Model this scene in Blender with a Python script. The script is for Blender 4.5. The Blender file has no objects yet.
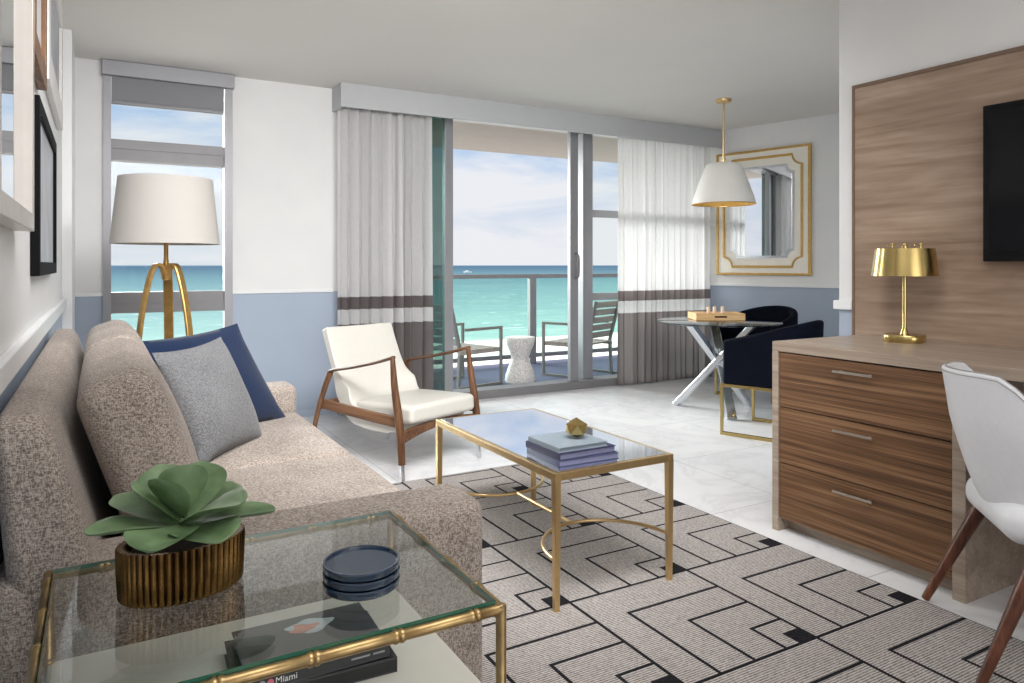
import bpy, bmesh, math, random
from mathutils import Vector, Matrix
random.seed(7)
sc = bpy.context.scene
COL = sc.collection
PI = math.pi
R = math.radians

# ------------------------------------------------------------------ node helpers
def new_mat(name):
    m = bpy.data.materials.new(name); m.use_nodes = True
    nt = m.node_tree
    return m, nt, nt.nodes['Principled BSDF']

def srgb(r, g, b):
    f = lambda c: (c/255/12.92) if c/255 <= .04045 else ((c/255+.055)/1.055)**2.4
    return (f(r), f(g), f(b), 1)

def N(nt, typ, **kw):
    n = nt.nodes.new(typ)
    for k, v in kw.items():
        setattr(n, k, v)
    return n

def MA(nt, op, a, b=None, c=None):
    n = nt.nodes.new('ShaderNodeMath'); n.operation = op
    for i, v in enumerate((a, b, c)):
        if v is None: continue
        if isinstance(v, (int, float)): n.inputs[i].default_value = v
        else: nt.links.new(v, n.inputs[i])
    return n.outputs[0]

def MIX(nt, fac, a, b, blend='MIX'):
    n = nt.nodes.new('ShaderNodeMix'); n.data_type = 'RGBA'; n.blend_type = blend
    for s, v in ((n.inputs['Factor'], fac), (n.inputs[6], a), (n.inputs[7], b)):
        if isinstance(v, (int, float)): s.default_value = v
        elif isinstance(v, tuple): s.default_value = v
        else: nt.links.new(v, s)
    return n.outputs[2]

def RAMP(nt, fac, stops, interp='LINEAR'):
    n = nt.nodes.new('ShaderNodeValToRGB'); n.color_ramp.interpolation = interp
    el = n.color_ramp.elements
    while len(el) < len(stops): el.new(.5)
    for e, (p, c) in zip(el, stops):
        e.position = p; e.color = c
    nt.links.new(fac, n.inputs[0])
    return n.outputs[0]

def COORD(nt, kind='Object', scale=(1, 1, 1), loc=(0, 0, 0), rot=(0, 0, 0)):
    tc = nt.nodes.new('ShaderNodeTexCoord')
    mp = nt.nodes.new('ShaderNodeMapping')
    mp.inputs['Scale'].default_value = scale; mp.inputs['Location'].default_value = loc
    mp.inputs['Rotation'].default_value = rot
    nt.links.new(tc.outputs[kind], mp.inputs[0])
    return mp.outputs[0]

def NOISE(nt, vec, scale=5, detail=4, rough=.5, dist=0):
    n = nt.nodes.new('ShaderNodeTexNoise')
    n.inputs['Scale'].default_value = scale; n.inputs['Detail'].default_value = detail
    n.inputs['Roughness'].default_value = rough; n.inputs['Distortion'].default_value = dist
    nt.links.new(vec, n.inputs['Vector'])
    return n.outputs[0]

def BUMP(nt, bs, h, strength=.3, dist=.01):
    b = nt.nodes.new('ShaderNodeBump')
    b.inputs['Strength'].default_value = strength; b.inputs['Distance'].default_value = dist
    nt.links.new(h, b.inputs['Height']); nt.links.new(b.outputs[0], bs.inputs['Normal'])

def simple(name, rgb, rough=.5, metal=0, noise=.06, nscale=12, spec=None, coat=0):
    m, nt, bs = new_mat(name)
    n = NOISE(nt, COORD(nt), nscale, 3)
    c = srgb(*rgb)
    hi = tuple(min(1, x*(1+noise)) for x in c[:3])+(1,)
    lo = tuple(x*(1-noise) for x in c[:3])+(1,)
    nt.links.new(RAMP(nt, n, [(.3, lo), (.7, hi)]), bs.inputs['Base Color'])
    bs.inputs['Roughness'].default_value = rough; bs.inputs['Metallic'].default_value = metal
    if spec is not None: bs.inputs['Specular IOR Level'].default_value = spec
    if coat: bs.inputs['Coat Weight'].default_value = coat
    return m

def fabric(name, dark, light, scale=220, bump=.35, warp=True):
    m, nt, bs = new_mat(name)
    v1 = COORD(nt, scale=(1, 1, .3)); v2 = COORD(nt, scale=(.3, .3, 1))
    a = NOISE(nt, v1, scale, 2, .6); b = NOISE(nt, v2, scale, 2, .6)
    mx = MA(nt, 'ADD', MA(nt, 'MULTIPLY', a, .5), MA(nt, 'MULTIPLY', b, .5))
    big = NOISE(nt, COORD(nt), 5, 2)
    mx2 = MA(nt, 'ADD', mx, MA(nt, 'MULTIPLY', MA(nt, 'SUBTRACT', big, .5), .12))
    nt.links.new(RAMP(nt, mx2, [(.40, srgb(*dark)), (.60, srgb(*light))]), bs.inputs['Base Color'])
    bs.inputs['Roughness'].default_value = .95
    bs.inputs['Specular IOR Level'].default_value = .15
    bs.inputs['Sheen Weight'].default_value = .15
    BUMP(nt, bs, mx, bump, .004)
    return m

def wood(name, dark, mid, light, axis=1, fine=45, rough=.45, dens=1.0, dist=.6):
    m, nt, bs = new_mat(name)
    sc1 = [fine*.35]*3; sc1[axis] = 1.0
    sc2 = [fine*2.2]*3; sc2[axis] = 2.0
    n1 = NOISE(nt, COORD(nt, scale=tuple(sc1)), 1.0*dens, 5, .55, dist)
    n2 = NOISE(nt, COORD(nt, scale=tuple(sc2)), 1.0*dens, 3, .5, .1)
    f = MA(nt, 'ADD', MA(nt, 'MULTIPLY', n1, .6), MA(nt, 'MULTIPLY', n2, .4))
    nt.links.new(RAMP(nt, f, [(.36, srgb(*dark)), (.5, srgb(*mid)), (.64, srgb(*light))]), bs.inputs['Base Color'])
    bs.inputs['Roughness'].default_value = rough
    bs.inputs['Specular IOR Level'].default_value = .35
    BUMP(nt, bs, f, .12, .003)
    return m

def glass(name, tint=(1, 1, 1), refl=1.0, rough=0.0, base=.04):
    """thin clear glass: see-through with fresnel reflection"""
    m, nt, bs = new_mat(name)
    out = nt.nodes['Material Output']
    tr = N(nt, 'ShaderNodeBsdfTransparent'); tr.inputs[0].default_value = (*tint, 1)
    gl = N(nt, 'ShaderNodeBsdfGlossy'); gl.inputs['Roughness'].default_value = rough
    fr = N(nt, 'ShaderNodeLayerWeight'); fr.inputs[0].default_value = .5
    pw = MA(nt, 'POWER', fr.outputs['Facing'], 4.0)
    fac = MA(nt, 'MULTIPLY', MA(nt, 'ADD', MA(nt, 'MULTIPLY', pw, .9), base), refl)
    mx = N(nt, 'ShaderNodeMixShader')
    nt.links.new(fac, mx.inputs[0]); nt.links.new(tr.outputs[0], mx.inputs[1]); nt.links.new(gl.outputs[0], mx.inputs[2])
    nt.links.new(mx.outputs[0], out.inputs[0]); nt.nodes.remove(bs)
    return m

# ------------------------------------------------------------------ materials
M = {}
def wall_paint():
    m, nt, bs = new_mat('wall_paint_with_blue_wainscot')
    g = N(nt, 'ShaderNodeNewGeometry'); s = N(nt, 'ShaderNodeSeparateXYZ')
    nt.links.new(g.outputs['Position'], s.inputs[0])
    f = MA(nt, 'LESS_THAN', s.outputs['Z'], .972)
    n = NOISE(nt, COORD(nt), 3, 3)
    blue = RAMP(nt, n, [(.3, srgb(164, 176, 193)), (.7, srgb(168, 180, 197))])
    white = RAMP(nt, n, [(.3, srgb(226, 226, 226)), (.7, srgb(231, 231, 230))])
    nt.links.new(MIX(nt, f, white, blue), bs.inputs['Base Color'])
    bs.inputs['Roughness'].default_value = .55
    bs.inputs['Specular IOR Level'].default_value = .3
    return m
M['wall'] = wall_paint()
M['ceiling'] = simple('ceiling_paint', (222, 219, 214), .8, noise=.01, nscale=2)
M['trim'] = simple('white_trim_paint', (232, 233, 234), .35, noise=.01)
M['valance'] = simple('valance_paint', (188, 190, 192), .6, noise=.01)
M['alu'] = simple('window_aluminium', (150, 150, 154), .45, .35, noise=.02)
M['alu_dark'] = simple('window_aluminium_shade', (132, 131, 133), .5, .3, noise=.03)
M['shade_fabric'] = simple('roller_shade_fabric', (138, 138, 142), .9, noise=.03, nscale=200)
M['gold'] = simple('brushed_gold', (220, 190, 138), .3, 1, noise=.05, nscale=30)
M['brass'] = simple('polished_brass', (190, 167, 110), .22, 1, noise=.05, nscale=20)
M['old_gold'] = simple('aged_gold', (172, 146, 102), .33, 1, noise=.2, nscale=40)
M['bronze'] = simple('bronze_gold', (104, 78, 44), .22, 1, noise=.3, nscale=35)
M['lamp_gold'] = simple('lamp_gold_leaf', (190, 152, 90), .4, .85, noise=.15, nscale=30)
M['frame_gold'] = simple('mirror_gold', (206, 168, 100), .35, .8, noise=.1, nscale=30)
M['chrome'] = simple('brushed_chrome', (222, 224, 228), .18, 1, noise=.03)
M['nickel'] = simple('satin_nickel', (205, 198, 188), .3, 1, noise=.03)
M['mirror'] = simple('mirror_glass', (238, 240, 242), .01, 1, noise=.0)
M['table_mirror'] = simple('antique_mirror_glass', (214, 219, 228), .025, 1, noise=.02, nscale=60)
M['sofa'] = fabric('sofa_tweed', (108, 97, 90), (192, 180, 170), 460, .6)
M['pillow_grey'] = fabric('grey_linen', (86, 87, 90), (134, 135, 137), 480, .35)
M['pillow_navy'] = fabric('navy_linen', (20, 34, 60), (32, 48, 78), 500, .2)
M['leather'] = simple('white_leather', (212, 209, 201), .38, noise=.02, nscale=60)
M['leather_desk'] = simple('white_desk_chair_leather', (216, 216, 220), .4, noise=.02, nscale=60)
M['stitch'] = simple('grey_piping', (150, 148, 148), .7)
M['walnut'] = wood('walnut', (68, 44, 29), (102, 70, 48), (132, 95, 68), 2, 40, .4)
M['walnut_y'] = wood('walnut_long', (68, 44, 29), (102, 70, 48), (132, 95, 68), 1, 40, .4)
M['walnut_dark'] = wood('dark_walnut', (62, 36, 26), (92, 54, 38), (118, 74, 52), 2, 40, .35)
M['desk_top'] = wood('pale_oak_laminate', (142, 126, 112), (162, 146, 131), (178, 163, 148), 1, 40, .35)
M['desk_front'] = wood('zebra_walnut', (66, 45, 31), (106, 76, 52), (146, 112, 82), 1, 190, .4, dist=.06)
M['panel'] = wood('wall_oak_panel', (138, 115, 97), (160, 137, 119), (180, 158, 140), 1, 18, .5, dist=1.4)
M['panel_edge'] = simple('panel_edge', (120, 98, 82), .5, noise=.05)
M['blond'] = wood('blond_wood', (196, 152, 100), (222, 182, 130), (236, 202, 152), 0, 40, .5)
M['brown_frame'] = wood('brown_picture_frame', (90, 58, 36), (124, 86, 56), (148, 108, 74), 2, 30, .4)
M['navy'] = simple('navy_velvet', (12, 16, 28), .9, noise=.2, nscale=8, spec=.1)
M['navy_ceramic'] = simple('navy_lacquer', (22, 44, 68), .22, noise=.08, coat=.5)
M['black'] = simple('black_gloss', (12, 12, 15), .5, noise=.05, spec=.2)
M['black_frame'] = simple('black_frame_lacquer', (14, 14, 16), .7, noise=.05, spec=.1)
M['screen'] = simple('tv_screen', (12, 13, 16), .12, noise=.05, spec=.25)
M['lampshade'] = simple('linen_lampshade', (186, 182, 177), .9, noise=.03, nscale=250)
M['pendant'] = simple('white_pendant_enamel', (238, 236, 230), .5, noise=.02)
M['pendant_in'] = simple('gold_leaf_lining', (205, 165, 90), .4, .8, noise=.15, nscale=30)
M['shelf_white'] = simple('ivory_lacquer', (224, 221, 211), .25, noise=.02)
M['cream'] = simple('cream_lacquer', (238, 233, 222), .4, noise=.02)
M['leaf'] = None
M['soil'] = simple('pot_soil', (58, 44, 32), .95, noise=.4, nscale=80)
M['patio_frame'] = simple('patio_grey_metal', (132, 132, 126), .45, .3, noise=.05)
M['patio_slat'] = simple('patio_slats', (160, 152, 143), .7, noise=.12, nscale=30)
M['balcony_floor'] = simple('balcony_carpet', (70, 76, 104), .9, noise=.1, nscale=60)
M['balcony_ceiling'] = simple('balcony_stucco', (150, 142, 135), .9, noise=.03)
M['silver'] = simple('silver_frame', (196, 190, 184), .35, .4, noise=.05)
M['white_ornate'] = simple('white_ornate_frame', (226, 222, 220), .5, noise=.08, nscale=120)
M['paper'] = simple('art_paper', (214, 214, 216), .6, noise=.02)
M['art_grey'] = simple('grey_art', (170, 172, 178), .4, noise=.15, nscale=6)
M['book_grey'] = simple('grey_blue_book_cloth', (122, 134, 144), .55, noise=.05)
M['book_navy'] = simple('navy_book_cloth', (30, 31, 66), .5, noise=.08)
M['book_blue'] = simple('slate_book_cloth', (58, 63, 90), .5, noise=.08)
M['pages'] = simple('book_pages', (112, 114, 142), .8, noise=.06, nscale=150)
M['book_black'] = simple('black_book_jacket', (24, 25, 28), .3, noise=.1)
M['book_dark'] = simple('charcoal_book_jacket', (50, 51, 54), .3, noise=.1)
M['ink_white'] = simple('white_ink', (225, 225, 225), .6)
M['ink_grey'] = simple('grey_ink', (150, 150, 152), .6)
M['ink_pink'] = simple('pink_ink', (216, 110, 130), .6)
M['ink_coral'] = simple('coral_ink', (206, 140, 116), .6, noise=.25, nscale=40)
M['ink_sky'] = simple('pale_ink', (196, 205, 212), .6, noise=.1, nscale=40)
M['candle'] = simple('votive_wax', (240, 214, 188), .5)
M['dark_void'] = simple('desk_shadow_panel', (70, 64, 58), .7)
M['door_glass'] = glass('door_glass', (.97, .985, .98), .5, 0, .008)
M['tint_glass'] = glass('stacked_door_glass', (.6, .68, .66), 1.0, 0, .06)
M['rail_glass'] = glass('railing_glass', (.86, .95, .93), .8, 0, .03)
M['table_glass'] = glass('table_glass', (.93, .955, .945), 1.0, 0, .07)
M['dining_glass'] = glass('dining_glass', (.55, .6, .62), 1.0, 0, .1)
M['glass_edge'] = simple('green_glass_edge', (46, 104, 88), .15, noise=.1)

def leafmat():
    m, nt, bs = new_mat('succulent_leaf')
    n = NOISE(nt, COORD(nt), 22, 3)
    nt.links.new(RAMP(nt, n, [(.3, srgb(78, 104, 66)), (.7, srgb(122, 148, 108))]), bs.inputs['Base Color'])
    bs.inputs['Roughness'].default_value = .42
    return m
M['leaf'] = leafmat()

def floor_mat():
    m, nt, bs = new_mat('marble_floor_tile')
    g = N(nt, 'ShaderNodeNewGeometry'); s = N(nt, 'ShaderNodeSeparateXYZ')
    nt.links.new(g.outputs['Position'], s.inputs[0])
    def line(o, off, per):
        t = MA(nt, 'DIVIDE', MA(nt, 'ADD', o, off), per)
        fr = MA(nt, 'FRACT', t)
        d = MA(nt, 'MULTIPLY', MA(nt, 'MINIMUM', fr, MA(nt, 'SUBTRACT', 1.0, fr)), per)
        return MA(nt, 'LESS_THAN', d, .0022), MA(nt, 'FLOOR', t)
    lx, ix = line(s.outputs['X'], 10.0-2.62+.8*2, .8); ly, iy = line(s.outputs['Y'], 10.0-2.12+.0, .8)
    grout = MA(nt, 'MAXIMUM', lx, ly)
    v = COORD(nt, scale=(1, 1, 1))
    vein = NOISE(nt, v, 1.6, 8, .62, 1.6)
    vv = MA(nt, 'ABSOLUTE', MA(nt, 'SUBTRACT', vein, .5))
    rnd = MA(nt, 'FRACT', MA(nt, 'MULTIPLY', MA(nt, 'SINE', MA(nt, 'ADD', MA(nt, 'MULTIPLY', ix, 12.99), MA(nt, 'MULTIPLY', iy, 78.2))), 437.5))
    c = RAMP(nt, vv, [(0, srgb(222, 222, 225)), (.03, srgb(232, 232, 234)), (.12, srgb(238, 238, 239))])
    c = MIX(nt, MA(nt, 'MULTIPLY', rnd, .06), c, srgb(190, 192, 198))
    c = MIX(nt, grout, c, srgb(176, 176, 178))
    nt.links.new(c, bs.inputs['Base Color'])
    bs.inputs['Roughness'].default_value = .28
    return m
M['floor'] = floor_mat()

RUG = dict(x1=2.50, y1=3.70, px=.54, py=.58, y0=1.51)
def rug_mat():
    m, nt, bs = new_mat('rug_maze_pattern')
    g = N(nt, 'ShaderNodeNewGeometry'); s = N(nt, 'ShaderNodeSeparateXYZ')
    nt.links.new(g.outputs['Position'], s.inputs[0])
    px, py = RUG['px'], RUG['py']
    a = MA(nt, 'MULTIPLY', MA(nt, 'FRACT', MA(nt, 'DIVIDE', MA(nt, 'SUBTRACT', RUG['x1']+px*10, s.outputs['X']), px)), px)
    b = MA(nt, 'MULTIPLY', MA(nt, 'FRACT', MA(nt, 'DIVIDE', MA(nt, 'ADD', MA(nt, 'SUBTRACT', s.outputs['Y'], RUG['y0']), py*10), py)), py)
    w = .0062
    acc = None
    for ka, kb in ((.135, .14), (.27, .28), (.41, .42)):
        d = MA(nt, 'ABSOLUTE', MA(nt, 'MAXIMUM', MA(nt, 'SUBTRACT', a, ka), MA(nt, 'SUBTRACT', b, kb)))
        l = MA(nt, 'LESS_THAN', d, w)
        acc = l if acc is None else MA(nt, 'MAXIMUM', acc, l)
    sq = MA(nt, 'LESS_THAN', MA(nt, 'MAXIMUM', MA(nt, 'SUBTRACT', a, .075), MA(nt, 'SUBTRACT', b, .07)), 0)
    bd = MA(nt, 'MAXIMUM', MA(nt, 'LESS_THAN', MA(nt, 'MINIMUM', a, MA(nt, 'SUBTRACT', px, a)), w),
            MA(nt, 'LESS_THAN', MA(nt, 'MINIMUM', b, MA(nt, 'SUBTRACT', py, b)), w))
    acc = MA(nt, 'MAXIMUM', MA(nt, 'MAXIMUM', acc, sq), bd)
    v = COORD(nt)
    rib = N(nt, 'ShaderNodeTexWave', wave_type='BANDS', bands_direction='Y')
    rib.inputs['Scale'].default_value = 34; rib.inputs['Distortion'].default_value = 1.2; rib.inputs['Detail'].default_value = 2
    rib.inputs['Detail Scale'].default_value = 4
    nt.links.new(v, rib.inputs[0])
    nz = NOISE(nt, v, 130, 3, .7)
    h = MA(nt, 'ADD', MA(nt, 'MULTIPLY', rib.outputs['Fac'], .35), MA(nt, 'MULTIPLY', nz, .65))
    base = RAMP(nt, h, [(.3, srgb(106, 100, 98)), (.66, srgb(196, 190, 186))])
    n2 = NOISE(nt, v, 200, 2)
    dark = RAMP(nt, n2, [(.3, srgb(22, 21, 24)), (.7, srgb(44, 43, 48))])
    nt.links.new(MIX(nt, acc, base, dark), bs.inputs['Base Color'])
    bs.inputs['Roughness'].default_value = .97; bs.inputs['Specular IOR Level'].default_value = .1
    BUMP(nt, bs, h, .5, .006)
    return m
M['rug'] = rug_mat()

def curtain_mat():
    m, nt, bs = new_mat('banded_curtain')
    g = N(nt, 'ShaderNodeNewGeometry'); s = N(nt, 'ShaderNodeSeparateXYZ')
    nt.links.new(g.outputs['Position'], s.inputs[0])
    z = s.outputs['Z']
    f = MA(nt, 'DIVIDE', z, 2.5)
    W_, G_, T_ = srgb(232, 231, 231), srgb(128, 120, 119), srgb(138, 131, 130)
    c = RAMP(nt, f, [(0, T_), (.706/2.5, W_), (.83/2.5, G_), (.925/2.5, W_)], 'CONSTANT')
    n = NOISE(nt, COORD(nt, scale=(1, 1, .2)), 160, 2)
    c2 = MIX(nt, .12, c, RAMP(nt, n, [(.3, (.5, .5, .5, 1)), (.7, (1, 1, 1, 1))]), 'MULTIPLY')
    nt.links.new(c2, bs.inputs['Base Color'])
    bs.inputs['Roughness'].default_value = .9; bs.inputs['Specular IOR Level'].default_value = .1
    out = nt.nodes['Material Output']
    tl = N(nt, 'ShaderNodeBsdfTranslucent'); nt.links.new(c2, tl.inputs[0])
    mx = N(nt, 'ShaderNodeMixShader'); mx.inputs[0].default_value = .34
    nt.links.new(bs.outputs[0], mx.inputs[1]); nt.links.new(tl.outputs[0], mx.inputs[2])
    nt.links.new(mx.outputs[0], out.inputs[0])
    return m
M['curtain'] = curtain_mat()

def sea_mat():
    m, nt, bs = new_mat('sea_water')
    g = N(nt, 'ShaderNodeNewGeometry'); s = N(nt, 'ShaderNodeSeparateXYZ')
    nt.links.new(g.outputs['Position'], s.inputs[0])
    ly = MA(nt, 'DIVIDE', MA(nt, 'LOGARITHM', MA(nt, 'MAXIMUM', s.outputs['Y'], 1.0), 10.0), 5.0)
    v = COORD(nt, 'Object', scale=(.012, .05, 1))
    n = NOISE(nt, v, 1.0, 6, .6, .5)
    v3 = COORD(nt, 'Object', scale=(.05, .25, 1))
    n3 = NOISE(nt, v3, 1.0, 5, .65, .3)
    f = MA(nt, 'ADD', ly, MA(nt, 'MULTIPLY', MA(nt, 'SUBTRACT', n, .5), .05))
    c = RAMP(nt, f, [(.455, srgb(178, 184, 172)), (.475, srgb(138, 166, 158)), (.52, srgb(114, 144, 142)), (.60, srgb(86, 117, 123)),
                     (.70, srgb(60, 88, 104)), (.80, srgb(46, 70, 92)), (.92, srgb(92, 112, 128))])  # palest last stop is horizon haze put into the water colour
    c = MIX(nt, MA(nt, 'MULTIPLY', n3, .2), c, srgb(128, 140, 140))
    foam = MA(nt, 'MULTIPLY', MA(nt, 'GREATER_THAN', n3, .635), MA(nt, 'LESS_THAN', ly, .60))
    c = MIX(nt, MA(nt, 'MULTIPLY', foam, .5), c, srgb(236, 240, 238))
    nt.links.new(c, bs.inputs['Base Color'])
    bs.inputs['Roughness'].default_value = .9; bs.inputs['Specular IOR Level'].default_value = 0
    return m
M['sea'] = sea_mat()
def sand_mat():
    m, nt, bs = new_mat('beach_sand')
    n = NOISE(nt, COORD(nt, scale=(.02, .06, 1)), 1.0, 6, .65, .5)
    nt.links.new(RAMP(nt, n, [(.35, srgb(216, 206, 190)), (.5, srgb(236, 230, 218)), (.65, srgb(246, 243, 236))]), bs.inputs['Base Color'])
    bs.inputs['Roughness'].default_value = 1; bs.inputs['Specular IOR Level'].default_value = 0
    return m
M['sand'] = sand_mat()

# ------------------------------------------------------------------ mesh helpers
def BM(): return bmesh.new()

def box(bm, x0, x1, y0, y1, z0, z1, bev=0, seg=2):
    r = bmesh.ops.create_cube(bm, size=1)
    vs = r['verts']
    for v in vs:
        v.co = Vector(((x0+x1)/2+v.co.x*(x1-x0), (y0+y1)/2+v.co.y*(y1-y0), (z0+z1)/2+v.co.z*(z1-z0)))
    if bev:
        es = list({e for v in vs for e in v.link_edges})
        bmesh.ops.bevel(bm, geom=es, offset=bev, segments=seg, affect='EDGES', profile=.5)
    return bm

def rbox(bm, sx, sy, sz, r, n=6, seg=4, deform=None, mat=None):
    """rounded box with inner grid; deform(p, (u,v,w) in -1..1) -> p"""
    def axis(h):
        k = [h-r+r*math.tan(PI/4*i/seg) for i in range(seg+1)]
        inner = [(-1+2*i/n)*(h-r) for i in range(1, n)]
        return [-x for x in reversed(k)]+inner+k
    H = (sx/2, sy/2, sz/2); A = [axis(h) for h in H]
    new = []
    for ax in range(3):
        u, v = [(1, 2), (2, 0), (0, 1)][ax]
        for sg in (-1, 1):
            g = []
            for a in A[u]:
                row = []
                for b in A[v]:
                    p = [0, 0, 0]; p[ax] = sg*H[ax]; p[u] = a; p[v] = b
                    row.append(p)
                g.append(row)
            vv = []
            for row in g:
                l = []
                for p in row:
                    q = [max(-H[i]+r, min(H[i]-r, p[i])) for i in range(3)]
                    d = Vector(p)-Vector(q); d = d.normalized()*r if d.length > 1e-9 else d
                    co = Vector(q)+d
                    if deform: co = deform(co, (co.x/H[0], co.y/H[1], co.z/H[2]))
                    if mat: co = mat @ co
                    l.append(bm.verts.new(co))
                vv.append(l)
            for i in range(len(vv)-1):
                for j in range(len(vv[0])-1):
                    f = (vv[i][j], vv[i+1][j], vv[i+1][j+1], vv[i][j+1])
                    new.append(bm.faces.new(f if sg > 0 else f[::-1]))
    bmesh.ops.remove_doubles(bm, verts=bm.verts[:], dist=1e-5)
    return bm

def frames(pts, closed=False):
    T = []
    n = len(pts)
    for i in range(n):
        if closed: t = pts[(i+1) % n]-pts[i-1]
        else: t = pts[min(i+1, n-1)]-pts[max(i-1, 0)]
        T.append(t.normalized())
    up = Vector((0, 0, 1)) if abs(T[0].z) < .9 else Vector((0, 1, 0))
    nrm = (up-T[0]*up.dot(T[0])).normalized()
    out = []
    for t in T:
        nrm = (nrm-t*nrm.dot(t)).normalized()
        out.append((t, nrm, t.cross(nrm)))
    return out

def sweep(bm, pts, prof, scales=None, closed=False, fixed_up=None):
    """prof: list of (a,b) offsets along normal, binormal"""
    pts = [Vector(p) for p in pts]
    fr = frames(pts, closed)
    rings = []
    for i, p in enumerate(pts):
        t, nn, bb = fr[i]
        if fixed_up is not None:
            nn = Vector(fixed_up); nn = (nn-t*nn.dot(t)).normalized(); bb = t.cross(nn)
        s = scales[i] if scales else 1
        k = 1
        if 0 < i < len(pts)-1 or closed:
            d0 = (p-pts[i-1]).normalized(); d1 = (pts[(i+1) % len(pts)]-p).normalized()
            c = max(.3, math.sqrt(max(0, (1+d0.dot(d1))/2)))
            k = 1/c
        # mitre: widen only in the bend plane
        bend = None
        if k > 1.001:
            bend = (d1-d0); bend = bend-t*bend.dot(t); bend.normalize()
        ring = []
        for a, b in prof:
            o = nn*a*s+bb*b*s
            if bend is not None: o = o+bend*o.dot(bend)*(k-1)
            ring.append(bm.verts.new(p+o))
        rings.append(ring)
    m = len(prof); n = len(rings)
    for i in range(n if closed else n-1):
        r0, r1 = rings[i], rings[(i+1) % n]
        for j in range(m):
            bm.faces.new((r0[j], r0[(j+1) % m], r1[(j+1) % m], r1[j]))
    if not closed:
        bm.faces.new(rings[0][::-1]); bm.faces.new(rings[-1])
    return bm

def circ(r, n=12): return [(r*math.cos(2*PI*i/n), r*math.sin(2*PI*i/n)) for i in range(n)]
def rect(a, b, c=0):
    if not c: return [(-a/2, -b/2), (a/2, -b/2), (a/2, b/2), (-a/2, b/2)]
    return [(-a/2+c, -b/2), (a/2-c, -b/2), (a/2, -b/2+c), (a/2, b/2-c), (a/2-c, b/2), (-a/2+c, b/2), (-a/2, b/2-c), (-a/2, -b/2+c)]

def tube(bm, pts, r, n=12, scales=None, closed=False): return sweep(bm, pts, circ(r, n), scales, closed)
def bar(bm, p0, p1, a, b, up=(0, 0, 1), c=.002): return sweep(bm, [p0, p1], rect(a, b, c), fixed_up=up)

def lathe(bm, prof, n=40, c=(0, 0, 0), fn=None, cap=True):
    rings = []
    for r, z in prof:
        ring = []
        for i in range(n):
            t = 2*PI*i/n
            k = fn(t, r, z) if fn else 1
            ring.append(bm.verts.new((c[0]+r*k*math.cos(t), c[1]+r*k*math.sin(t), c[2]+z)))
        rings.append(ring)
    for a, b in zip(rings, rings[1:]):
        for i in range(n):
            bm.faces.new((a[i], a[(i+1) % n], b[(i+1) % n], b[i]))
    if cap:
        bm.faces.new(rings[0][::-1]); bm.faces.new(rings[-1])
    return bm

def prism(bm, poly, z0, z1):
    lo = [bm.verts.new((x, y, z0)) for x, y in poly]; hi = [bm.verts.new((x, y, z1)) for x, y in poly]
    n = len(poly)
    for i in range(n): bm.faces.new((lo[i], lo[(i+1) % n], hi[(i+1) % n], hi[i]))
    bm.faces.new(lo[::-1]); bm.faces.new(hi)
    return bm

def smooth_path(P, n=8):
    """Catmull-Rom through P"""
    P = [Vector(p) for p in P]; Q = [P[0]*2-P[1]]+P+[P[-1]*2-P[-2]]
    out = []
    for i in range(1, len(Q)-2):
        for k in range(n):
            t = k/n; a, b, c, d = Q[i-1:i+3]
            out.append(.5*((2*b)+(c-a)*t+(2*a-5*b+4*c-d)*t*t+(-a+3*b-3*c+d)*t**3))
    out.append(P[-1])
    return out

def obj(name, bm, mat, parent=None, smooth=False, bev=0, sub=0, local=False):
    """links one mesh; if parent and not local, bm is in the parent's own frame already"""
    bmesh.ops.recalc_face_normals(bm, faces=bm.faces[:])
    me = bpy.data.meshes.new(name); bm.to_mesh(me); bm.free()
    me.materials.append(mat)
    o = bpy.data.objects.new(name, me); COL.objects.link(o)
    if parent is not None: o.parent = parent
    if smooth:
        for p in me.polygons: p.use_smooth = True
        try: me.set_sharp_from_angle(angle=R(smooth if smooth > 1 else 45))
        except Exception: pass
    if bev:
        b = o.modifiers.new('bevel', 'BEVEL'); b.width = bev; b.segments = 2; b.limit_method = 'ANGLE'
    if sub:
        s = o.modifiers.new('subdivision', 'SUBSURF'); s.levels = sub; s.render_levels = sub
    return o

def tag(o, label, cat, group=None, kind=None):
    o['label'] = label; o['category'] = cat
    if group: o['group'] = group
    if kind: o['kind'] = kind
    return o

def thing(name, label, cat, loc=(0, 0, 0), rz=0, group=None):
    o = bpy.data.objects.new(name, None); o.empty_display_size = .1
    COL.objects.link(o); o.location = loc; o.rotation_euler = (0, 0, rz)
    return tag(o, label, cat, group)

def shift(bm, loc):
    for v in bm.verts: v.co -= Vector(loc)
    return bm

def struct(name, bm, mat, parent=None, **kw):
    o = obj(name, bm, mat, parent, **kw); o['kind'] = 'structure'
    return o

def dup(root, loc, rz, label, name=None):
    r = root.copy(); COL.objects.link(r); r.location = loc; r.rotation_euler = (0, 0, rz); r['label'] = label
    for ch in list(root.children):
        c = ch.copy(); COL.objects.link(c); c.parent = r
        for g in list(ch.children):
            d = g.copy(); COL.objects.link(d); d.parent = c
    return r

# ------------------------------------------------------------------ room constants
XL, YB, XR, C = -.185, 5.72, 3.29, 2.58
YW = 2.31             # wood panel's far edge
NK0 = Vector((5.60, 5.72)); NKD = Vector((.2335, -.9724)).normalized()

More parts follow.
